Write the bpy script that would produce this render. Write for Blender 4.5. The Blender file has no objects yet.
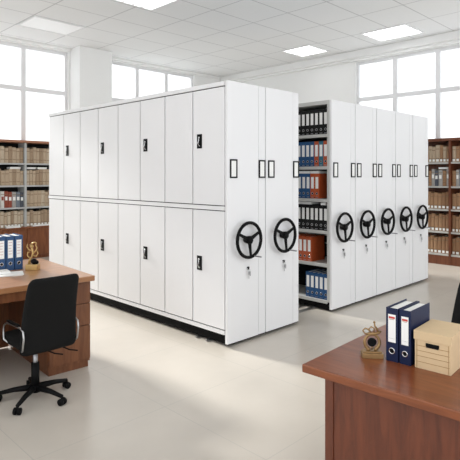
import bpy, bmesh, math, random
from mathutils import Vector, Matrix
random.seed(7)
C = bpy.context.scene.collection
PI = math.pi
R = math.radians

# ------------------------------------------------------------------ materials
def srgb(r, g, b):
    f = lambda c: (c/255/12.92) if c/255 <= .04045 else ((c/255+.055)/1.055)**2.4
    return (f(r), f(g), f(b), 1)

def mat(name, col, rough=.5, metal=0.0, spec=.5, emit=None, estr=0, noise=0, nscale=8, bump=0, coat=0):
    m = bpy.data.materials.new(name); m.use_nodes = True
    nt = m.node_tree; b = nt.nodes['Principled BSDF']
    b.inputs['Base Color'].default_value = col
    b.inputs['Roughness'].default_value = rough
    b.inputs['Metallic'].default_value = metal
    b.inputs['Specular IOR Level'].default_value = spec
    b.inputs['Coat Weight'].default_value = coat
    if emit:
        b.inputs['Emission Color'].default_value = emit
        b.inputs['Emission Strength'].default_value = estr
    if noise or bump:
        tc = nt.nodes.new('ShaderNodeTexCoord')
        n = nt.nodes.new('ShaderNodeTexNoise'); n.inputs['Scale'].default_value = nscale
        n.inputs['Detail'].default_value = 5
        nt.links.new(tc.outputs['Object'], n.inputs['Vector'])
        if noise:
            mx = nt.nodes.new('ShaderNodeMix'); mx.data_type = 'RGBA'
            mx.inputs[6].default_value = tuple(c*(1-noise) for c in col[:3])+(1,)
            mx.inputs[7].default_value = tuple(min(1, c*(1+noise)) for c in col[:3])+(1,)
            nt.links.new(n.outputs['Fac'], mx.inputs[0])
            nt.links.new(mx.outputs[2], b.inputs['Base Color'])
        if bump:
            bp = nt.nodes.new('ShaderNodeBump'); bp.inputs['Strength'].default_value = bump
            bp.inputs['Distance'].default_value = .004
            nt.links.new(n.outputs['Fac'], bp.inputs['Height'])
            nt.links.new(bp.outputs[0], b.inputs['Normal'])
    return m

def wood(name, c1, c2, axis='x', rough=.35, scale=6, spec=.5):
    m = bpy.data.materials.new(name); m.use_nodes = True
    nt = m.node_tree; b = nt.nodes['Principled BSDF']
    b.inputs['Roughness'].default_value = rough
    b.inputs['Specular IOR Level'].default_value = spec
    tc = nt.nodes.new('ShaderNodeTexCoord'); mp = nt.nodes.new('ShaderNodeMapping')
    s = {'x': (.12, 1, 1), 'y': (1, .12, 1), 'z': (1, 1, .12)}[axis]
    mp.inputs['Scale'].default_value = s
    nt.links.new(tc.outputs['Object'], mp.inputs[0])
    n = nt.nodes.new('ShaderNodeTexNoise'); n.inputs['Scale'].default_value = scale*4
    n.inputs['Detail'].default_value = 8; n.inputs['Roughness'].default_value = .6
    n.inputs['Distortion'].default_value = .8
    nt.links.new(mp.outputs[0], n.inputs['Vector'])
    cr = nt.nodes.new('ShaderNodeValToRGB')
    cr.color_ramp.elements[0].position = .35; cr.color_ramp.elements[0].color = c1
    cr.color_ramp.elements[1].position = .68; cr.color_ramp.elements[1].color = c2
    nt.links.new(n.outputs['Fac'], cr.inputs[0]); nt.links.new(cr.outputs[0], b.inputs['Base Color'])
    return m

def grid_mat(name, base, line, pu, pv, ou, ov, w, rough, spec=.5, noise=.05, nscale=1.5, wobble=0):
    """flat tile pattern in world metres: joints every pu / pv"""
    m = bpy.data.materials.new(name); m.use_nodes = True
    nt = m.node_tree; b = nt.nodes['Principled BSDF']; N = nt.nodes.new; L = nt.links.new
    b.inputs['Roughness'].default_value = rough; b.inputs['Specular IOR Level'].default_value = spec
    tc = N('ShaderNodeTexCoord'); sx = N('ShaderNodeSeparateXYZ'); L(tc.outputs['Object'], sx.inputs[0])
    def line_fac(out, p, o):
        a = N('ShaderNodeMath'); a.operation = 'SUBTRACT'; L(out, a.inputs[0]); a.inputs[1].default_value = o - 40*p
        d = N('ShaderNodeMath'); d.operation = 'MODULO'; L(a.outputs[0], d.inputs[0]); d.inputs[1].default_value = p
        c = N('ShaderNodeMath'); c.operation = 'LESS_THAN'; L(d.outputs[0], c.inputs[0]); c.inputs[1].default_value = w
        return c.outputs[0]
    mx = N('ShaderNodeMath'); mx.operation = 'MAXIMUM'
    L(line_fac(sx.outputs[0], pu, ou), mx.inputs[0]); L(line_fac(sx.outputs[1], pv, ov), mx.inputs[1])
    n = N('ShaderNodeTexNoise'); n.inputs['Scale'].default_value = nscale; n.inputs['Detail'].default_value = 7
    L(tc.outputs['Object'], n.inputs['Vector'])
    c1 = N('ShaderNodeMix'); c1.data_type = 'RGBA'
    c1.inputs[6].default_value = tuple(c*(1-noise) for c in base[:3])+(1,)
    c1.inputs[7].default_value = tuple(min(1, c*(1+noise)) for c in base[:3])+(1,)
    L(n.outputs['Fac'], c1.inputs[0])
    c2 = N('ShaderNodeMix'); c2.data_type = 'RGBA'; L(mx.outputs[0], c2.inputs[0])
    L(c1.outputs[2], c2.inputs[6]); c2.inputs[7].default_value = line
    L(c2.outputs[2], b.inputs['Base Color'])
    return m

M = {}
M['wall'] = mat('wall_paint', (.86, .86, .85, 1), .7, noise=.02, nscale=3)
M['ceiling'] = grid_mat('ceiling_tiles', (.83, .83, .825, 1), (.52, .52, .52, 1), .94, .74, 3.55, 8.03, .016, .85, .2, .02, 20)
M['floor'] = grid_mat('floor_tiles', (.58, .532, .468, 1), (.50, .47, .42, 1), .9, .9, 2.1, 2.72, .005, .24, .45, .10, 2.2)
M['frame'] = mat('window_frame_paint', (.78, .78, .79, 1), .4)
M['cab'] = mat('white_powder_coat', (.80, .80, .81, 1), .42, noise=.01, nscale=2)
M['gap'] = mat('seam_shade_black', (.008, .008, .009, 1), .8, spec=.1)  # near-black colour stands for the shade inside the door gaps
M['grey'] = mat('grey_steel', (.52, .52, .50, 1), .45)
M['dark'] = mat('near_black_interior', (.012, .012, .012, 1), .8, spec=.2)
M['plinth'] = mat('black_plinth', (.004, .004, .004, 1), .7, spec=.12)
M['black'] = mat('black_plastic', (.003, .003, .0033, 1), .6, spec=.14)
M['chrome'] = mat('chrome', (.62, .62, .63, 1), .2, 1)
M['keys'] = mat('dull_key_steel', (.36, .36, .37, 1), .35, .8)
M['rail'] = mat('rail_steel', (.5, .5, .5, 1), .3, 1)
M['card'] = mat('white_card', (.88, .88, .86, 1), .6)
M['paper'] = mat('paper', (.82, .81, .78, 1), .8, noise=.05, nscale=60)
M['red'] = mat('red_print', srgb(196, 70, 60), .6)
M['pink'] = mat('pale_pink_print', srgb(206, 176, 178), .6)
M['leather'] = mat('black_fabric', (.0045, .0045, .0045, 1), .8, spec=.22, noise=.15, nscale=60, bump=.1)
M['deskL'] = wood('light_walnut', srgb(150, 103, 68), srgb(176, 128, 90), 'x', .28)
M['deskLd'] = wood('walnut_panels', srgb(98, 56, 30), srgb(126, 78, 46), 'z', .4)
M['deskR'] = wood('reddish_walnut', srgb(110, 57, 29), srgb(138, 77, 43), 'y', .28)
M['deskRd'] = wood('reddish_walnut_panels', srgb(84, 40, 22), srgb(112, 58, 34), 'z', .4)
M['caseW'] = wood('brown_case_wood', srgb(92, 48, 26), srgb(120, 68, 40), 'z', .45)
M['baseW'] = wood('brown_cupboard_wood', srgb(112, 60, 30), srgb(140, 82, 44), 'z', .45)
M['capW'] = wood('cap_wood', srgb(146, 96, 70), srgb(170, 118, 90), 'x', .45)
M['caseS'] = mat('bookcase_steel', (.47, .48, .48, 1), .5)
M['shelfS'] = mat('pale_shelf_edge', (.50, .49, .46, 1), .5)
M['gold'] = mat('antique_gold', srgb(188, 156, 102), .35, .65, noise=.25, nscale=40)
M['bronze'] = mat('antique_bronze', srgb(156, 126, 86), .4, .6, noise=.3, nscale=40)
M['board'] = mat('kraft_board', srgb(210, 184, 146), .8, noise=.05, nscale=30)
M['boardl'] = mat('kraft_crease', srgb(158, 122, 78), .85)
M['navy'] = mat('navy_binder_cloth', srgb(14, 27, 62), .5, spec=.3, bump=.1, nscale=90)
M['blue'] = mat('blue_binder_cloth', srgb(34, 72, 116), .45, bump=.1, nscale=90)
M['sblue'] = mat('deep_blue_binder_cloth', srgb(28, 76, 124), .5)
M['teal'] = mat('teal_binder_cloth', srgb(36, 104, 128), .5)
M['orange'] = mat('orange_binder_cloth', srgb(178, 80, 40), .5)
M['bblack'] = mat('black_binder_cloth', (.006, .006, .006, 1), .6, spec=.25)
M['lamp'] = mat('lamp_diffuser', (.9, .9, .9, 1), .5, emit=(1, 1, 1, 1), estr=1.6)
M['panelglow'] = mat('faint_glow_panel', (.9, .9, .9, 1), .5, emit=(1, 1, 1, 1), estr=.05)
M['lampf'] = mat('lamp_frame', (.8, .8, .8, 1), .4)
for nm, c in dict(tan=(182, 162, 138), brown=(160, 138, 114), cream=(194, 178, 156), umber=(142, 106, 76), sepia=(158, 122, 90), grey=(166, 162, 158),
                  charcoal=(78, 82, 92), maroon=(142, 70, 54), white=(214, 212, 208), slate=(116, 124, 134)).items():
    M['bk_'+nm] = mat(nm+'_bookcloth', srgb(*c), .75, noise=.10, nscale=35)
M['bk_band'] = mat('dark_spine_band', srgb(124, 102, 80), .7)

g = bpy.data.materials.new('window_glass'); g.use_nodes = True
nt = g.node_tree; nt.nodes.clear()
o_ = nt.nodes.new('ShaderNodeOutputMaterial'); mx = nt.nodes.new('ShaderNodeMixShader')
tr = nt.nodes.new('ShaderNodeBsdfTransparent'); gl = nt.nodes.new('ShaderNodeBsdfGlossy')
tr.inputs[0].default_value = (.97, .98, .98, 1); gl.inputs['Roughness'].default_value = .03
mx.inputs[0].default_value = .06
nt.links.new(tr.outputs[0], mx.inputs[1]); nt.links.new(gl.outputs[0], mx.inputs[2]); nt.links.new(mx.outputs[0], o_.inputs[0])
M['glass'] = g

# ------------------------------------------------------------------ mesh builder
class MB:
    def __init__(s): s.bm = bmesh.new(); s.mats = []
    def mi(s, m):
        if m not in s.mats: s.mats.append(m)
        return s.mats.index(m)
    def _done(s, faces, m, smooth=False):
        i = s.mi(m)
        for f in faces: f.material_index = i; f.smooth = smooth
    def box(s, x0, y0, z0, x1, y1, z1, m, bev=0):
        x0, x1 = min(x0, x1), max(x0, x1); y0, y1 = min(y0, y1), max(y0, y1); z0, z1 = min(z0, z1), max(z0, z1)
        t = bmesh.new()
        bmesh.ops.create_cube(t, size=1)
        for v in t.verts:
            v.co = Vector(((x0+x1)/2+v.co.x*(x1-x0), (y0+y1)/2+v.co.y*(y1-y0), (z0+z1)/2+v.co.z*(z1-z0)))
        if bev:
            b = min(bev, .45*min(x1-x0, y1-y0, z1-z0))
            bmesh.ops.bevel(t, geom=list(t.edges), offset=b, segments=2, affect='EDGES', profile=.6)
        return s.merge(t, m)
    def merge(s, t, m, smooth=False, mtx=None):
        if mtx is not None: t.transform(mtx)
        me = bpy.data.meshes.new('tmp'); t.to_mesh(me); t.free()
        n = len(s.bm.faces); s.bm.from_mesh(me); bpy.data.meshes.remove(me)
        s.bm.faces.ensure_lookup_table(); s._done(s.bm.faces[n:], m, smooth); return s
    def roundbox(s, dim, r, m, n=12, fn=None):
        a = Vector(dim)/2; t = bmesh.new()
        bmesh.ops.create_cube(t, size=2)
        bmesh.ops.subdivide_edges(t, edges=list(t.edges), cuts=n, use_grid_fill=True)
        for v in t.verts:
            p = Vector((v.co.x*a.x, v.co.y*a.y, v.co.z*a.z))
            rr = [min(r, k*.98) for k in a]
            c = Vector([max(-a[i]+rr[i], min(a[i]-rr[i], p[i])) for i in range(3)])
            d = Vector([(p[i]-c[i])/rr[i] for i in range(3)])
            if d.length > 1e-6:
                d = d.normalized(); p = c+Vector([d[i]*rr[i] for i in range(3)])
            v.co = fn(p) if fn else p
        return s.merge(t, m, True)
    def tube(s, pts, rad, m, seg=10, closed=False):
        pts = [Vector(p) for p in pts]; n = len(pts)
        rads = rad if isinstance(rad, (list, tuple)) else [rad]*n
        t = bmesh.new(); rings = []; up = None
        for i, p in enumerate(pts):
            a = pts[(i-1) % n] if (closed or i) else p
            b = pts[(i+1) % n] if (closed or i < n-1) else p
            d = (b-a).normalized()
            if up is None:
                up = Vector((0, 0, 1)) if abs(d.z) < .9 else Vector((1, 0, 0))
            x = up.cross(d)
            if x.length < 1e-5: x = Vector((1, 0, 0)).cross(d)
            x.normalize(); y = d.cross(x); up = y
            rings.append([t.verts.new(p+(x*math.cos(2*PI*k/seg)+y*math.sin(2*PI*k/seg))*rads[i]) for k in range(seg)])
        m_ = n if closed else n-1
        for i in range(m_):
            A, B = rings[i], rings[(i+1) % n]
            if closed and i == n-1:
                off = min(range(seg), key=lambda o: (A[0].co-B[o].co).length)
                B = B[off:]+B[:off]
            for k in range(seg): t.faces.new((A[k], A[(k+1) % seg], B[(k+1) % seg], B[k]))
        if not closed:
            t.faces.new(rings[0][::-1]); t.faces.new(rings[-1])
        bmesh.ops.recalc_face_normals(t, faces=list(t.faces))
        return s.merge(t, m, True)
    def cyl(s, p0, p1, r, m, seg=16, r2=None): return s.tube([p0, p1], [r, r2 if r2 is not None else r], m, seg)
    def prism(s, poly, axis, a, b, m, bev=0):
        """polygon in the plane perpendicular to axis, extruded a..b"""
        t = bmesh.new()
        mk = {'x': lambda p, h: (h, p[0], p[1]), 'y': lambda p, h: (p[0], h, p[1]), 'z': lambda p, h: (p[0], p[1], h)}[axis]
        A = [t.verts.new(mk(p, a)) for p in poly]; B = [t.verts.new(mk(p, b)) for p in poly]
        t.faces.new(A); t.faces.new(B)
        for i in range(len(poly)):
            j = (i+1) % len(poly); t.faces.new((A[i], A[j], B[j], B[i]))
        bmesh.ops.recalc_face_normals(t, faces=list(t.faces))
        if bev: bmesh.ops.bevel(t, geom=list(t.edges), offset=bev, segments=2, affect='EDGES')
        return s.merge(t, m)
    def ball(s, c, r, m, sc=(1, 1, 1)):
        t = bmesh.new(); bmesh.ops.create_uvsphere(t, u_segments=14, v_segments=9, radius=r)
        for v in t.verts: v.co = Vector((v.co.x*sc[0]+c[0], v.co.y*sc[1]+c[1], v.co.z*sc[2]+c[2]))
        return s.merge(t, m, True)
    def mesh(s, name):
        me = bpy.data.meshes.new(name); s.bm.to_mesh(me); s.bm.free()
        for m in s.mats: me.materials.append(m)
        return me
    def build(s, name, parent=None, loc=(0, 0, 0), rz=0):
        return place(name, s.mesh(name), parent, loc, rz)

def place(name, me, parent=None, loc=(0, 0, 0), rz=0):
    o = bpy.data.objects.new(name, me); C.objects.link(o); o.location = loc; o.rotation_euler = (0, 0, rz)
    if parent: o.parent = parent
    return o

def tag(o, label, cat, group=None):
    o['label'] = label; o['category'] = cat
    if group: o['group'] = group
    return o

def thing(name, label, cat, loc=(0, 0, 0), rz=0, group=None):
    o = bpy.data.objects.new(name, None); C.objects.link(o); o.location = loc; o.rotation_euler = (0, 0, rz)
    o.empty_display_size = .1
    return tag(o, label, cat, group)

def struct(mb, name, parent=None):
    o = mb.build(name, parent)
    if not parent: o['kind'] = 'structure'
    return o

ORD = ['', 'first', 'second', 'third', 'fourth', 'fifth', 'sixth', 'seventh', 'eighth', 'ninth', 'tenth', 'eleventh', 'twelfth', 'thirteenth']

# ------------------------------------------------------------------ room  (x, y metres, camera foot at 0,0)
CEIL = 4.15
WY = 9.70      # window wall on the left
WX = 9.45      # window wall on the right
X0, Y0 = -2.2, -2.2
struct(MB().box(X0, Y0, -.12, WX+.2, WY+.2, 0, M['floor']), 'floor')
struct(MB().box(X0, Y0, CEIL, WX+.2, WY+.2, CEIL+.15, M['ceiling']), 'ceiling')
SILL = 1.02
LW = [(-.39, 5.01, 6), (5.90, 8.42, 3)]      # windows of the left wall, x from, x to, panes
LT, RT = 4.07, 3.94
w = MB()
w.box(X0, WY, 0, WX, WY+.2, SILL, M['wall']); w.box(X0, WY, LT, WX, WY+.2, CEIL, M['wall'])
for a, b in ((X0, LW[0][0]), (LW[0][1], LW[1][0]), (LW[1][1], WX)):
    w.box(a, WY, SILL, b, WY+.2, LT, M['wall'])
struct(w, 'wall_left')
RW = (1.40, 5.70, 5)
w = MB()
w.box(WX, Y0, 0, WX+.2, WY+.2, SILL, M['wall']); w.box(WX, Y0, RT, WX+.2, WY+.2, CEIL, M['wall'])
w.box(WX, Y0, SILL, WX+.2, RW[0], RT, M['wall']); w.box(WX, RW[1], SILL, WX+.2, WY+.2, RT, M['wall'])
struct(w, 'wall_right')
struct(MB().box(X0-.2, 5.8, 0, X0, WY+.2, CEIL, M['wall']), 'wall_light_block')  # unseen wall stub, added and shortened to trim side light on the doors
struct(MB().box(5.05, 9.30, 0, 5.79, WY, CEIL, M['wall'], .006), 'wall_pillar')

def window(name, a, b, n, top, trans, horizontal_x):
    """frame with n lights; runs along x (left wall) or y (right wall)"""
    f = MB(); d = WY+.05 if horizontal_x else WX+.05
    def bx(mb, p0, z0, p1, z1, q0, q1, m, bev=.004):
        if horizontal_x: mb.box(p0, q0, z0, p1, q1, z1, m, bev)
        else: mb.box(q0, p0, z0, q1, p1, z1, m, bev)
    bx(f, a, SILL, b, SILL+.06, d, d+.07, M['frame']); bx(f, a, top-.06, b, top, d, d+.07, M['frame'])
    bx(f, a, SILL+.055, a+.05, top-.055, d+.001, d+.069, M['frame']); bx(f, b-.05, SILL+.055, b, top-.055, d+.001, d+.069, M['frame'])
    p = (b-a)/n
    for k in range(1, n): bx(f, a+p*k-.045, SILL+.055, a+p*k+.045, top-.055, d+.002, d+.068, M['frame'])
    bx(f, a+.004, trans-.042, b-.004, trans+.042, d+.003, d+.067, M['frame'])
    root = struct(f, name)
    for k in range(n):
        for z0, z1 in ((SILL+.06, trans-.042), (trans+.042, top-.06)):
            q = MB(); bx(q, a+p*k+(.05 if k == 0 else .045), z0, a+p*(k+1)-(.05 if k == n-1 else .045), z1, d+.03, d+.036, M['glass'], 0)
            q.build('glass_pane', root)
    s = MB(); bx(s, a, SILL-.0, b, SILL+.0301, d-.05, d-.0, M['frame']); s.build('window_sill', root)
window('window_1', *LW[0], LT, 3.23, True)
window('window_2', *LW[1], LT, 3.23, True)
window('window_3', *RW, RT, 3.15, False)
# cornices under the ceiling
struct(MB().box(X0, WY-.05, LT+.03, 5.05, WY, CEIL, M['wall'], .006).box(5.79, WY-.05, LT+.03, WX, WY, CEIL, M['wall'], .006), 'trim_1')
struct(MB().box(WX-.16, Y0, RT+.06, WX, WY-.05, CEIL-.001, M['wall'], .01).box(WX-.10, Y0, RT+.02, WX, WY-.05, RT+.06, M['wall'], .006), 'trim_2')
struct(MB().box(WX-.015, 5.2, 0, WX, WY, .1, M['wall'], .003), 'baseboard_right')
struct(MB().box(5.79, WY-.015, 0, WX-.015, WY, .1, M['wall'], .003), 'baseboard_left')

# ceiling lights, and one pale panel
def ceiling_light(label, x0, y0, x1, y1, lit, louvers=True):
    t = thing('ceiling_light', label, 'ceiling light', ((x0+x1)/2, (y0+y1)/2, CEIL), 0, 'recessed ceiling lights')
    a, b = (x1-x0)/2, (y1-y0)/2; f = MB(); e = .025
    f.box(-a, -b, -.02, a, -b+e, 0, M['lampf']); f.box(-a, b-e, -.02, a, b, 0, M['lampf'])
    f.box(-a, -b+e, -.02, -a+e, b-e, 0, M['lampf']); f.box(a-e, -b+e, -.02, a, b-e, 0, M['lampf'])
    f.build('frame', t)
    MB().box(-a+e, -b+e, -.008, a-e, b-e, -.001, M['lamp'] if lit else M['panelglow']).build('diffuser', t)
    if louvers:
        for k in range(1, 4):
            x = -a+e+(2*a-2*e)*k/4
            MB().box(x-.014, -b+e, -.019, x+.014, b-e, -.0081, M['lampf']).build('louver', t)
ceiling_light('square lit louvred light nearest the right-hand window', 8.24, 4.0, 8.96, 4.86, True)
ceiling_light('square lit louvred light directly above the open shelves of binders', 8.22, 6.0, 8.92, 6.70, True)
ceiling_light('lit louvred light at the top edge above the white door cabinet', 4.0, 5.75, 4.74, 6.48, True)
ceiling_light('flat pale ceiling panel nearest the left window', 3.57, 8.05, 4.49, 8.76, False, False)  # whiter ceiling tile with a faint emission, built from the lamp parts

# ------------------------------------------------------------------ mobile shelving
YF = 3.242; UD = 3.54; UH = 2.415
def handwheel(parent, x, z):
    yw = -.052; rim = MB(); rr = .160
    rim.tube([(x+rr*math.cos(2*PI*k/40), yw, z+rr*math.sin(2*PI*k/40)) for k in range(40)], .0155, M['black'], 10, True)
    r = rim.build('handwheel', parent)
    for a in (R(25), R(155), R(278)):
        dx, dz = math.cos(a), math.sin(a); nx, nz = -dz, dx
        s = MB(); poly = []
        for q, hw in ((.02, .021), (.09, .014), (rr-.003, .012)): poly.append((x+dx*q+nx*hw, z+dz*q+nz*hw))
        for q, hw in ((rr-.003, .012), (.09, .014), (.02, .021)): poly.append((x+dx*q-nx*hw, z+dz*q-nz*hw))
        s.prism(poly, 'y', yw-.006, yw+.008, M['black'], .002); s.build('spoke', r)
    h = MB(); h.cyl((x, .0, z), (x, yw-.012, z), .030, M['black'], 20, .040); h.cyl((x, yw-.012, z), (x, yw-.024, z), .036, M['black'], 20, .028)
    h.build('hub', r)
    c = MB(); kx, kz = x+rr*math.cos(R(289)), z+rr*math.sin(R(289))
    c.tube([(kx, yw-.010, kz), (kx, yw-.03, kz), (kx, yw-.095, kz), (kx, yw-.105, kz)], [.004, .006, .0075, .004], M['keys'], 10)
    c.build('crank_handle', r)

def card_holder(parent, x0, z0):
    W, H, e = .092, .172, .0135; f = MB()
    f.box(x0, -.008, z0, x0+W, 0, z0+e, M['black']); f.box(x0, -.008, z0+H-e, x0+W, 0, z0+H, M['black'])
    f.box(x0, -.008, z0+e, x0+e, 0, z0+H-e, M['black']); f.box(x0+W-e, -.008, z0+e, x0+W, 0, z0+H-e, M['black'])
    h = f.build('card_holder', parent)
    MB().box(x0+e, -.004, z0+e, x0+W-e, -.0002, z0+H-e, M['card']).build('card', h)

def lock(parent, x, z):
    l = MB(); l.cyl((x, 0, z), (x, -.012, z), .014, M['chrome'], 18); l.cyl((x, -.012, z), (x, -.013, z), .010, M['black'], 14)
    l.box(x-.012, -.018, z+.008, x+.010, 0.0, z+.017, M['black'], .002)
    lo = l.build('lock', parent)
    k = MB(); yk = -.018
    k.tube([(x+.012*math.cos(2*PI*i/16), yk-.002, z-.016+.012*math.sin(2*PI*i/16)) for i in range(16)], .0018, M['keys'], 6, True)
    k.box(x-.011, yk-.004, z-.055, x+.008, yk-.001, z-.028, M['keys'], .001)
    k.box(x-.005, yk-.004, z-.092, x+.001, yk-.001, z-.055, M['keys'], .001)
    k.box(x+.005, yk-.007, z-.068, x+.018, yk-.005, z-.026, M['keys'], .001)
    k.build('key', lo)

SHELF_Z = [.125, .54, .92, 1.285, 1.66, 2.03]
def unit(x, w, kind, label):
    left = w > .52
    t = thing('mobile_shelving_unit', label, 'shelving unit', (x, YF, 0), 0, 'white mobile shelving units')
    g_ = .003
    # end panel: broad panel and narrow trim strip
    p = MB(); p.box(g_, 0, .03, w-.104, .03, UH, M['cab'], .004); p.build('end_panel', t)
    p = MB(); MB_g = MB().box(w-.104, .012, .031, w-.0975, .03, UH-.002, M['cab']); MB_g.build('panel_groove', t)
    p.box(w-.0975, 0.003, .03, w-g_, .03, UH, M['cab'], .004); p.build('end_trim', t)
    MB().box(.03, .06, .022, w-.03, UD-.02, .11, M['plinth']).box(.012, .006, .022, w-.012, .06, .0299, M['plinth']).build('plinth', t)
    handwheel(t, .238 if left else .196, .958)
    card_holder(t, .034, 1.532); card_holder(t, w-.100, 1.532)
    lock(t, .268 if left else .232, .685)
    if kind == 'doors':
        MB().box(.026, .03, .11, w-.001, UD, UH-.002, M['cab']).build('body', t)
        MB().box(.020, .0301, .112, .026, UD-.002, UH-.004, M['gap']).build('seam_shade_sheet', t)  # added dark sheet behind the doors, paints the shade in the seams
        f = MB(); f.box(0, .037, 2.372, .020, UD, UH-.002, M['cab'], .002); f.box(0, .037, 1.2365, .020, UD, 1.2745, M['cab'], .002)
        f.box(0, .037, .11, .020, UD, .146, M['cab'], .002); f.build('face_frame', t)
        pitch = (UD-.012-.037)/8
        for row, (z0, z1, zh) in enumerate(((1.283, 2.362, 1.88), (.157, 1.228, .725))):
            for k in range(8):
                y0 = .037+pitch*k+(.007 if k else 0); y1 = .037+pitch*(k+1)-.007
                d = MB(); d.box(0, y0, z0, .018, y1, z1, M['cab'], .0025); do = d.build('door', t)
                if k % 2 == 0:       # handle on the edge away from the end panel
                    yc = y1-.094
                    h = MB(); h.box(-.005, yc-.035, zh-.068, 0.0, yc+.035, zh+.068, M['black'], .003); h.build('handle_plate', do)
                    h = MB()
                    h.cyl((-.002, yc, zh+.034), (-.014, yc, zh+.034), .010, M['chrome'], 14)
                    h.tube([(-.015, yc+.004, zh+.034), (-.018, yc-.008, zh+.012), (-.018, yc+.006, zh-.016), (-.015, yc-.002, zh-.042)], [.004, .0045, .005, .0035], M['chrome'], 8)
                    h.cyl((-.002, yc-.004, zh-.044), (-.009, yc-.004, zh-.044), .006, M['chrome'], 12)
                    h.build('handle_lever', do)
    elif kind == 'plain':
        MB().box(.004, .03, .11, w-.004, UD, UH-.002, M['cab'], .003).build('body', t)
    else:
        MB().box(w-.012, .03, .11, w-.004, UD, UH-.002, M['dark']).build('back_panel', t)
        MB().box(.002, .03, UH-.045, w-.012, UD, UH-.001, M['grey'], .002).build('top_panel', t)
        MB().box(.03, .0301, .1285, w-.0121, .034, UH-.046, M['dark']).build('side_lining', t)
        for y in (.0301, .98, 1.95, UD-.035):
            MB().box(.002, y, .11, .030, y+.032, UH-.0455, M['grey'], .002).build('upright', t)
        MB().box(.03, UD-.02, .13, w-.0121, UD, UH-.046, M['cab']).build('rear_panel', t)
        for z in SHELF_Z:
            s = MB(); s.box(.004, .0625, z-.036, .016, UD-.036, z, M['grey'], .002); s.box(.016, .0625, z-.014, w-.013, UD-.036, z-.001, M['grey'])
            s.build('shelf', t)
        for z in (.70, .80, 1.06):
            MB().box(w-.03, .036, z, w-.013, UD-.05, z+.018, M['grey']).build('back_brace', t)
    return t
UX = [3.206, 3.733] + [4.865+.5097*k for k in range(5)]
unit(UX[0], .525, 'doors', 'white shelving unit with sixteen doors and a handwheel on its end, farthest left')
unit(UX[1], .530, 'plain', 'white shelving unit closed against the door cabinet, left of the open gap')
unit(UX[2], .5077, 'open', 'white shelving unit whose open shelves of binders face the gap')
unit(UX[3], .5077, 'plain', 'white shelving unit, first one to the right of the open binder shelves')
unit(UX[4], .5077, 'plain', 'white shelving unit in the middle of the five to the right of the gap')
unit(UX[5], .5077, 'plain', 'white shelving unit, second from the right end of the row')
unit(UX[6], .5077, 'plain', 'white shelving unit at the right end of the row, beside the brown bookcase')
for i, yy in enumerate((3.50, 3.64)):
    tag(MB().box(3.2, yy, 0, 7.38, yy+.035, .012, M['rail'], .002).box(3.2, yy+.010, .012, 7.38, yy+.024, .0218, M['rail'], .002).build('floor_rail'),
        ['steel floor rail nearest the front of the open gap', 'steel floor rail just behind the front one in the gap'][i], 'rail', 'shelving floor rails')

# ------------------------------------------------------------------ binders
_bc = {}
def binder_meshes(w, d, h, col, style):
    key = (w, d, h, col, style)
    if key in _bc: return _bc[key]
    m = M[col]; t = .0035; c = MB()
    c.box(-w/2, 0, 0, w/2, t, h, m, .001)
    c.box(-w/2, t, 0, -w/2+t, d, h, m, .001); c.box(w/2-t, t, 0, w/2, d, h, m, .001)
    p = MB().box(-w/2+t+.001, t+.006, .004, w/2-t-.001, d-.012, h-.008, M['paper'])
    lw = w*.62; z0, z1 = (.40*h, .86*h) if style == 'shelf' else (.36*h, .88*h)
    l = MB().box(-lw/2, -.0012, z0, lw/2, 0, z1, M['card'])
    if style == 'pale':
        for q in range(5): l.box(-lw*.36, -.0018, z1-.022-q*.024, lw*(.36-.1*(q%3)), -.0012, z1-.017-q*.024, M['pink'])
    if style == 'desk':
        l.box(-lw*.40, -.0018, z1-.018, lw*.40, -.0012, z1-.009, M['red'])
        l.box(-lw*.32, -.0018, z1-.0225, lw*.28, -.0012, z1-.0205, M['boardl'])
        l.box(-lw*.40, -.0018, z0+.016, lw*.40, -.0012, z0+.0172, M['grey'])
    zr = .20*h; rr = min(.013, w*.22); r = MB()
    r.tube([(rr*math.cos(2*PI*k/20), -.001, zr+rr*math.sin(2*PI*k/20)) for k in range(20)], .0028, M['chrome'], 8, True)
    hole = MB().cyl((0, .001, zr), (0, -.0008, zr), rr*.9, M['plinth'], 20)
    e = MB()
    e.box(-w*.30, -.0022, .012, w*.30, .001, .018, M['chrome'])
    _bc[key] = [('cover', c.mesh('cover')), ('paper_block', p.mesh('paper_block')), ('spine_label', l.mesh('spine_label')),
                ('finger_ring', r.mesh('finger_ring')), ('finger_hole', hole.mesh('finger_hole'))]
    if style == 'shelf':
        _bc[key].append(('edge_clip', e.mesh('edge_clip')))
    return _bc[key]
def binder(label, x, y, z, rz, w, d, h, col, style, group):
    t = thing('ring_binder', label, 'binder', (x, y, z), rz, group)
    for n, me in binder_meshes(w, d, h, col, style): place(n, me, t)

# open unit: rows from the top, columns counted from the end panel; x of spines a little behind the shelf edge
XS = UX[2]+.030
rows = [  # shelf index, name, first y offset, colours from the front post
    (5, 'top shelf', .070, ['bblack']*9),
    (4, 'second shelf', .070, ['orange', 'teal', 'orange', 'sblue', 'sblue', 'sblue', 'sblue', 'sblue']),
    (3, 'third shelf', .190, ['orange', 'orange', 'sblue', 'sblue', 'sblue', 'sblue']),
    (2, 'fourth shelf', .070, ['bblack']*9),
    (1, 'fifth shelf', .30, ['orange', 'orange', 'orange', 'orange', 'orange']),
    (0, 'bottom shelf', .066, ['sblue']*5),
]
cname = dict(bblack='black', orange='orange', teal='teal', sblue='blue')
for si, nm, y0, cols in rows:
    h = .292; bw = .0615
    for k, c in enumerate(cols):
        binder(f'{cname[c]} binder, {ORD[k+1]} from the front post, {nm} of the open shelving unit',
               XS, YF+y0+bw/2+k*(bw+.0015), SHELF_Z[si], -PI/2, bw, .27, h, c, 'shelf', f'binders on the {nm} of the open unit')
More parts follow.
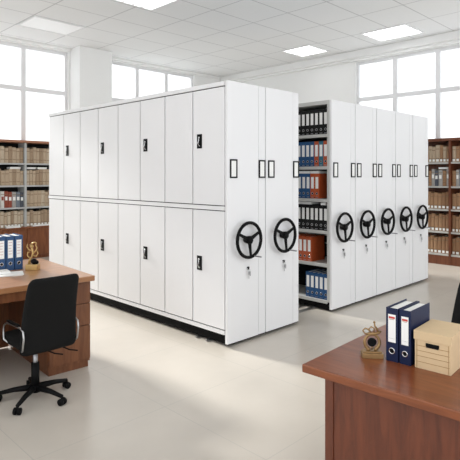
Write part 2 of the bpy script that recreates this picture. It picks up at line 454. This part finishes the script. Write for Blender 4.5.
def papers(label, x0, y0, x1, y1, z, n=3, th=.006, cat='papers', rz=0):
    b = MB(); cx, cy = (x0+x1)/2, (y0+y1)/2
    for k in range(n):
        j = random.uniform(-.004, .004); q = random.uniform(-.004, .004)
        b.box(x0-cx+j, y0-cy+q, k*th, x1-cx+j, y1-cy+q, (k+1)*th-.0004, M['card'])
    tag(b.build('paper_stack', None, (cx, cy, z), rz), label, cat, 'loose paper stacks')
papers('white slab standing for the bright slit above the blue binders, third shelf of open unit', XS+.004, YF+.325, XS+.2, YF+.50, SHELF_Z[3]+.2925, 4, .0075)  # white slabs added for bright slits seen through above the binders
papers('white slab standing for the bright slit above the orange binders, third shelf of open unit', XS+.004, YF+.195, XS+.2, YF+.31, SHELF_Z[3]+.2925, 4, .0075)
papers('white slab standing for the bright slit above the black binders, fourth shelf, farther from post', XS+.004, YF+.30, XS+.2, YF+.50, SHELF_Z[2]+.2925, 4, .0072)
papers('white slab standing for the bright slit above the black binders, fourth shelf, nearer the post', XS+.004, YF+.10, XS+.2, YF+.17, SHELF_Z[2]+.2925, 4, .0072)

# ------------------------------------------------------------------ bookcases
_bk = {}
def book_mesh(col, tagd, w, h):
    key = (col, tagd, w, h)
    if key in _bk: return _bk[key]
    b = MB(); m = M['bk_'+col]; d = .2
    prof = [(-w/2, .012), (-w/2*.7, .003), (0, 0), (w/2*.7, .003), (w/2, .012)]
    b.prism(prof+[(w/2, .016), (-w/2, .016)], 'z', 0, h, m)
    b.box(-w/2, .016, 0, -w/2+.003, d, h, m); b.box(w/2-.003, .016, 0, w/2, d, h, m)
    b.box(-w/2+.003, .0161, .004, w/2-.003, d-.006, h-.004, M['paper'])
    for z in ((.2*h, .76*h) if col in ('tan', 'brown', 'cream', 'umber', 'sepia') else (.8*h,)):
        b.box(-w/2*.8, -.001, z, w/2*.8, .006, z+.010, M['bk_band'])
    if col in ('grey', 'charcoal', 'slate', 'maroon', 'white'):
        b.box(-w/2*.6, -.0015, .45*h, w/2*.6, .004, .68*h, M['card'] if col != 'white' else M['bk_maroon'])
    if tagd: b.box(-w/2*.62, -.002, .012, w/2*.62, .004, .052, M['card'])
    _bk[key] = b.mesh('book'); return _bk[key]
def book(label, x, y, z, rz, col, tagd, w, h, group):
    tag(place('book', book_mesh(col, tagd, w, h), None, (x, y, z), rz), label, 'book', group)
WID = [.056, .064, .072]
HEI = [.27, .285, .30]

# left bookcase: steel frame, wooden cap, wooden cupboards below; front at y = 9.29
t = thing('bookcase', 'grey steel bookcase with wooden cap and wooden cupboards under the left window', 'bookcase', (3.07, 9.29, 0))
BL = 1.8
MB().box(-.02, -.02, 2.155, BL+.02, .36, 2.2, M['capW'], .004).build('cap', t)
for x in (0, .88, BL-.04): MB().box(x, .04, .6, x+.04, .34, 2.155, M['caseS'], .002).build('upright', t)
MB().box(0, .34, .6, BL, .355, 2.155, M['dark']).build('back_panel', t)  # near-black back: the shadow above the books is put into its colour
LS = [.60, .965, 1.37, 1.78]
for z in LS[1:]:
    for a, b in ((.04, .88), (.92, BL-.04)): MB().box(a, .045, z-.03, b, .34, z, M['caseS'], .002).build('shelf', t)
bc = MB(); bc.box(0, .0, .06, BL, .355, .565, M['baseW']); bc.box(0, .03, 0, BL, .355, .06, M['baseW'])
base = bc.build('base_cupboard', t)
MB().box(-.01, -.02, .565, BL+.01, .36, .60, M['baseW'], .004).build('counter_board', t)
for k in range(4):
    MB().box(k*.45+.012, -.016, .075, k*.45+.438, 0, .555, M['baseW'], .003).build('cupboard_door', base)
pal = {3: ['tan', 'tan', 'cream', 'tan', 'brown', 'tan'], 2: ['tan', 'brown', 'tan', 'tan', 'brown', 'cream'],
       1: ['grey', 'white', 'charcoal', 'grey', 'maroon', 'white', 'slate'], 0: ['brown', 'tan', 'tan', 'brown', 'cream', 'tan']}
sn = {3: 'top shelf', 2: 'second shelf', 1: 'third shelf', 0: 'bottom shelf'}
SEQ = random.Random(3)
def shelf_books(side, i, lo, hi, start, step, put, upright, case, names, pals, tagd):
    """books counted away from the upright"""
    p = start; n = 0
    while n < 12:
        wd = SEQ.choice(WID); h = SEQ.choice(HEI)
        if (step > 0 and p+wd > hi) or (step < 0 and p-wd < lo): break
        col = SEQ.choice(pals[i]); n += 1
        put(p+step*wd/2, col, wd, h, f'{col} book, {ORD[n]} to the {side} of the {upright} upright, {names[i]}, {case} bookcase',
            f'books on the {names[i]} of the {case} bookcase', tagd)
        p += step*(wd+.0012)
for i, z in enumerate(LS):
    def put(c, col, wd, h, lab, gr, tg): book(lab, c, 9.29+.075, z+.0003, 0, col, tg, wd, h, gr)
    pr = dict(pal)
    if i == 1: pr = dict(pal); pr[1] = pal[1]
    shelf_books('left', i, 3.42, 3.95, 3.948, -1, put, 'grey', 'left', sn, pr, i in (0,))
    if i == 1: pr = dict(pal); pr[1] = ['tan', 'tan', 'cream', 'brown', 'tan']
    shelf_books('right', i, 3.99, 4.62, 3.992, 1, put, 'grey', 'left', sn, pr, i in (0,))
papers('white papers lying on the second-shelf books left of the grey upright', 3.70, 9.38, 3.90, 9.52, LS[2]+.3012, 3, .012)
papers('white papers lying on the second-shelf books just right of grey upright', 4.02, 9.38, 4.18, 9.52, LS[2]+.3012, 3, .012)
papers('white papers lying on the second-shelf books beside the white cabinet', 4.22, 9.38, 4.40, 9.52, LS[2]+.3012, 3, .012)
papers('white papers on the wooden counter of left bookcase, left of upright', 3.60, 9.275, 3.85, 9.345, .6003, 4, .009)
papers('white papers on the wooden counter of left bookcase, beside white cabinet', 4.08, 9.275, 4.40, 9.345, .6003, 3, .009)

# right bookcase: brown wood, front at x = 8.86
t = thing('bookcase', 'tall brown wooden bookcase with tagged books under the right-hand window', 'bookcase', (8.86, 2.60, 0))
BR = 1.83
MB().box(-.015, -.02, 2.15, .38, BR+.02, 2.2, M['caseW'], .004).build('cap', t)
for y in (0, .888, BR-.035): MB().box(0, y, 0, .36, y+.036, 2.15, M['caseW'], .002).build('upright', t)
MB().box(.36, 0, .0, .375, BR, 2.15, M['caseW']).build('back_panel', t)
RS = [.185, .575, .965, 1.365, 1.785]
for z in RS:
    for a, b in ((.036, .888), (.924, BR-.035)): MB().box(.012, a, z-.03, .36, b, z, M['shelfS'], .002).build('shelf', t)
for a, b in ((.036, .888), (.924, BR-.035)): MB().box(.006, a, 0, .03, b, .154, M['caseW']).build('kick_board', t)
rpal = {4: ['sepia', 'tan', 'sepia'], 3: ['grey', 'charcoal', 'sepia', 'slate', 'grey', 'umber'], 2: ['sepia', 'umber', 'umber'],
        1: ['umber', 'sepia', 'umber'], 0: ['umber', 'umber', 'sepia']}
rn = {4: 'top shelf', 3: 'second shelf', 2: 'third shelf', 1: 'fourth shelf', 0: 'bottom shelf'}
for i, z in enumerate(RS):
    def put(c, col, wd, h, lab, gr, tg): book(lab, 8.86+.05, c, z+.0003, -PI/2, col, tg, wd, h, gr)
    shelf_books('left', i, 3.5, 4.02, 3.527, 1, put, 'brown', 'right', rn, rpal, i != 3)
    shelf_books('right', i, 3.22, 3.5, 3.485, -1, put, 'brown', 'right', rn, rpal, i != 3)
papers('white papers lying on the second-shelf books of the right bookcase', 8.92, 3.56, 9.06, 3.72, RS[3]+.3012, 3, .01)

# ------------------------------------------------------------------ left desk
DH = .75
t = thing('office_desk', 'light walnut desk with a drawer pedestal beside the black swivel chair', 'desk', (2.12, 3.66, 0), R(-3.5))
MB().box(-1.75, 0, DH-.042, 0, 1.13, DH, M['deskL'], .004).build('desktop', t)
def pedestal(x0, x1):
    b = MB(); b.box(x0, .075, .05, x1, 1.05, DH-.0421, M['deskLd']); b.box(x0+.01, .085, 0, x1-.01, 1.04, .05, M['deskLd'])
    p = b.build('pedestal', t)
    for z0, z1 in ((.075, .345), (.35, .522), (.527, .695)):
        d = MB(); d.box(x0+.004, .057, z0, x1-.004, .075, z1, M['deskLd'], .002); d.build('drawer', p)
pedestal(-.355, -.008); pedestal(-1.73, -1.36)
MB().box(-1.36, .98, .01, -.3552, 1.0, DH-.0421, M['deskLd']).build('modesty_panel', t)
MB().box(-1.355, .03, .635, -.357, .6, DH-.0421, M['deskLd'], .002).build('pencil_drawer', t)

# left swivel chair
def swivel_chair(label, x, y, rz, sc=1.0):
    t = thing('swivel_chair', label, 'chair', (x, y, 0), rz)
    t.scale = (sc, sc, sc)
    zb, zt = .350, .882
    def fb(p):
        q = (p.z-zb)/(zt-zb); q = max(0, min(1, q))
        x_ = p.x*(1.0-.14*q)+(-.014*q)
        lean = -.245-.135*q+.055*math.sin(PI*q*.9)*.6
        curve = -.35*(p.x**2) * -1.0
        return Vector((x_, p.y+lean+curve*.9, p.z))
    b = MB()
    t2 = Vector((0, 0, (zb+zt)/2))
    b.roundbox((.410, .05, zt-zb), .045, M['leather'], 16, lambda p: fb(p+t2))
    b.build('backrest', t)
    s = MB(); s.roundbox((.375, .37, .075), .035, M['leather'], 12, lambda p: Vector((p.x, p.y-.05, p.z+.405))); s.build('seat', t)
    for sx in (-1, 1):
        a = MB(); X = sx*.195
        a.tube([(sx*.190, -.235, .38), (X, -.262, .40), (X, -.282, .48), (X, -.272, .526), (X, -.23, .542), (X, -.10, .538), (X, 0, .532), (X, .05, .505), (X, .06, .46), (sx*.2, .04, .41), (sx*.17, .0, .378), (sx*.1, -.02, .372)], .0065, M['rail'], 10)
        ao = a.build('armrest', t)
        p = MB(); p.roundbox((.026, .18, .014), .006, M['black'], 6, lambda p: Vector((p.x+X, p.y-.11, p.z+.553))); p.build('arm_pad', ao)
    m = MB(); m.box(-.10, -.19, .345, .09, .06, .369, M['black'], .006); m.build('seat_plate', t)
    for dx in (-.02, .09):
        l = MB(); l.tube([(dx, -.10, .350), (dx+.05, -.26, .328), (dx+.085, -.31, .326)], .005, M['black'], 8); l.build('lever', t)
    XC, YC = -.05, -.13
    c = MB(); c.cyl((XC, YC, .19), (XC, YC, .345), .016, M['keys'], 16); co = c.build('column', t)
    MB().cyl((XC, YC, .085), (XC, YC, .255), .027, M['black'], 16).build('column_sleeve', co)
    MB().cyl((XC, YC, .055), (XC, YC, .10), .042, M['black'], 18, .032).build('base_hub', t)
    for k in range(5):
        a = R(3+72*k); d = Vector((math.cos(a), math.sin(a), 0)); n = Vector((-d.y, d.x, 0))
        l = MB(); d0 = Vector((XC, YC, 0)); l.tube([d0+d*.03+Vector((0, 0, .082)), d0+d*.14+Vector((0, 0, .075)), d0+d*.24+Vector((0, 0, .058))], [.022, .017, .013], M['black'], 10)
        l.build('base_leg', t)
        w = MB(); e = d0+d*.24
        w.cyl(e+n*.006+Vector((0, 0, .0235)), e+n*.022+Vector((0, 0, .0235)), .0235, M['black'], 14)
        w.cyl(e-n*.006+Vector((0, 0, .0235)), e-n*.022+Vector((0, 0, .0235)), .0235, M['black'], 14)
        w.cyl(e+Vector((0, 0, .0235)), e+Vector((0, 0, .06)), .008, M['black'], 10)
        w.cyl(e-n*.02+Vector((0, 0, .0235)), e+n*.02+Vector((0, 0, .0235)), .006, M['black'], 8)
        w.build('caster', t)
    return t
swivel_chair('black swivel chair with chrome arms, its back turned, at the left desk', 1.590, 3.59, 0)

# on the left desk
for k, (lab) in enumerate(('blue binder nearest the gold trophy on the left desk', 'blue binder in the middle of the three fully seen on left desk',
                           'blue binder third from the gold trophy on the left desk', 'blue binder at the picture edge, farthest from the gold trophy')):
    binder(lab, 1.797-k*.071, 4.36+k*.004, DH, R(-3), .066, .24, .29, 'blue', 'pale', 'blue binders on the left desk')
papers('loose white sheets on the left desk in front of blue binders', 1.50, 4.10, 1.75, 4.28, DH+.0003, 3, .003, 'papers', R(-20))
b = MB(); b.box(-.09, -.05, 0, .09, .05, .012, M['card'], .001); b.box(-.088, -.048, .0121, .086, .05, .02, M['paper'], .001)
tag(b.build('paper_pad', None, (1.575, 4.245, DH+.0097), R(-8)), 'white paper pad lying on loose sheets at the left desk edge', 'paper pad')

def swirl(mb, pts, r, m, seg=8): mb.tube(pts, r, m, seg)
# gold abstract trophy
t = thing('trophy', 'gold trophy with a twisting figure beside the blue binders', 'trophy', (1.872, 4.255, DH), R(-46)); t.scale = (1.06, 1.06, 1.1)
MB().box(-.048, -.034, 0, .048, .034, .046, M['gold'], .004).build('plinth', t)
MB().ball((.012, -.006, .066), .024, M['black'], (1.1, .9, .9)).ball((.03, .004, .058), .016, M['black']).build('dark_stone', t)
f = MB()
f.tube([(-.03, 0, .047), (-.026, .0, .075), (-.008, .0, .10), (.002, 0, .13), (-.004, 0, .16), (-.018, 0, .185), (-.022, .0, .20)], [.012, .009, .007, .009, .008, .006, .003], M['gold'], 10)
f.tube([(.0, 0, .125), (.022, .004, .145), (.034, .004, .17), (.022, .002, .19), (.03, 0, .212)], [.006, .0055, .005, .005, .003], M['gold'], 8)
f.tube([(-.004, 0, .15), (-.034, .004, .155), (-.05, .004, .178), (-.042, .0, .20)], [.0055, .005, .005, .003], M['gold'], 8)
f.tube([(-.02, 0, .19), (-.004, .006, .208), (.016, .004, .214), (.028, 0, .206)], [.006, .006, .005, .003], M['gold'], 8)
f.tube([(.002, 0, .112), (.03, -.004, .105), (.044, -.004, .128), (.036, -.004, .15)], [.0055, .005, .005, .003], M['gold'], 8)
f.tube([(-.02, 0, .09), (-.042, -.004, .11), (-.04, -.004, .135), (-.02, 0, .14)], [.0055, .005, .005, .003], M['gold'], 8)
f.ball((-.006, 0, .182), .013, M['gold'])
f.build('figure', t)

# ------------------------------------------------------------------ right desk
t = thing('office_desk', 'reddish brown desk at front right holding the cardboard box', 'desk', (1.753, 1.317, 0), R(2.5))
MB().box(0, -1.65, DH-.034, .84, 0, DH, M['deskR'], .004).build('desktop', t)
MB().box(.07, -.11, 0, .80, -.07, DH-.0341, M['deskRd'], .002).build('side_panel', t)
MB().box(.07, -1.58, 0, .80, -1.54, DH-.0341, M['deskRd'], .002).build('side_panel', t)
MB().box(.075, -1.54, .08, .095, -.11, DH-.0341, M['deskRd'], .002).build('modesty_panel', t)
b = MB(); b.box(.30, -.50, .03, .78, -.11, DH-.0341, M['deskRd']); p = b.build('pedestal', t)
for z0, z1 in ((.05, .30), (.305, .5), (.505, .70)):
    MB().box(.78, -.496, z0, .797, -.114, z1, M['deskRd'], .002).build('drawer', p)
# navy binders
binder('navy blue binder nearer the bronze trophy on the right desk', 2.055, 1.060, DH, R(-90+2), .055, .205, .232, 'navy', 'desk', 'navy binders on the right desk')
binder('navy blue binder against the cardboard box on the right desk', 2.058, 1.002, DH, R(-90+2), .050, .205, .232, 'navy', 'desk', 'navy binders on the right desk')
# cardboard storage box
t = thing('storage_box', 'tan cardboard storage box with a lid and black hand slot on right desk', 'box', (2.058, .964, DH), R(-86))
BW, BD, BH = .154, .215, .122
b = MB(); b.box(0.004, .004, 0, BW-.004, BD-.004, BH, M['board'], .001)
for z in (.028, .052, .074, .095): b.box(.010, .0028, z, BW-.010, .0045, z+.0016, M['boardl'])
for x in (.012, BW-.0136): b.box(x, .0028, .004, x+.0016, .0045, BH-.004, M['boardl'])
b.build('body', t)
l = MB(); l.box(0, 0, BH-.002, BW, BD, BH+.036, M['board'], .002); l.build('lid', t)
sl = MB(); s_ = [(BW/2-.024, .094), (BW/2+.024, .094), (BW/2+.027, .100), (BW/2+.027, .112), (BW/2-.027, .112), (BW/2-.027, .100)]
sl.prism(s_, 'y', .0015, .0055, M['plinth']); sl.build('hand_slot', t)
# bronze trophy
t = thing('trophy', 'small bronze trophy with a horseshoe ring beside the navy binders', 'trophy', (2.045, 1.150, DH), R(-50))
b = MB(); b.box(-.046, -.027, 0, .046, .027, .022, M['bronze'], .002); b.box(-.038, -.022, .0221, .038, .022, .030, M['bronze'], .002); b.build('plinth', t)
b = MB(); rr = .034
b.tube([(rr*math.sin(a)*.95, 0, .066+rr*math.cos(a)) for a in [R(-152+304*k/24) for k in range(25)]], [.0068+.0015*math.cos(k/24*2*PI) for k in range(25)], M['bronze'], 10)
b.cyl((-.016, 0, .030), (-.016, 0, .04), .009, M['bronze'], 10); b.cyl((.016, 0, .030), (.016, 0, .04), .009, M['bronze'], 10)
b.build('horseshoe_ring', t)
b = MB(); b.prism([(-.016, .05), (.004, .046), (.018, .058), (.020, .074), (.006, .084), (-.012, .082), (-.021, .068)], 'y', -.009, .009, M['black'], .003)
b.cyl((0, 0, .034), (0, 0, .05), .004, M['bronze'], 8); b.build('dark_medallion', t)
b = MB()
b.tube([(-.014, 0, .100), (-.032, 0, .104), (-.040, 0, .116), (-.030, 0, .127), (-.016, 0, .122), (-.006, 0, .108)], .0035, M['bronze'], 8)
b.tube([(-.004, 0, .106), (-.014, 0, .124), (-.004, 0, .134), (.010, 0, .126), (.008, 0, .108)], .0035, M['bronze'], 8)
b.tube([(-.02, 0, .103), (.012, 0, .103), (.030, 0, .107), (.040, 0, .116)], [.006, .007, .006, .003], M['bronze'], 8)
b.tube([(.030, 0, .108), (.020, 0, .126), (.012, 0, .138), (.010, 0, .152)], [.005, .005, .004, .003], M['bronze'], 8)
b.ball((.010, 0, .154), .0055, M['bronze']); b.build('finial', t)

swivel_chair('black swivel chair behind the right desk, at the right picture edge', 2.87, 1.045, R(90), 1.05)

# ------------------------------------------------------------------ light
wd = bpy.data.worlds.new('overcast'); bpy.context.scene.world = wd; wd.use_nodes = True
bg = wd.node_tree.nodes['Background']; bg.inputs[0].default_value = (.95, .975, 1, 1); bg.inputs[1].default_value = 1.0
sun = bpy.data.lights.new('sun', 'SUN'); sun.energy = 4.2; sun.angle = R(8); sun.color = (1, .97, .93)
so = bpy.data.objects.new('sun', sun); C.objects.link(so)
dirv = Vector((.13, -.99, -math.tan(R(27)))).normalized()
so.rotation_euler = dirv.to_track_quat('-Z', 'Y').to_euler(); so.location = (-1, 14, 8)

# ------------------------------------------------------------------ camera
cd = bpy.data.cameras.new('camera'); co = bpy.data.objects.new('camera', cd); C.objects.link(co)
co.location = (0, 0, 1.56); co.rotation_euler = (R(90), 0, R(-45))
cd.sensor_width = 36; cd.lens = 507/460*36; cd.shift_y = -55/460
cd.clip_start = .05
sc = bpy.context.scene; sc.camera = co
sc.view_settings.view_transform = 'Standard'; sc.view_settings.look = 'None'
sc.view_settings.gamma = 1; sc.view_settings.use_curve_mapping = False
sc.view_settings.exposure = .88
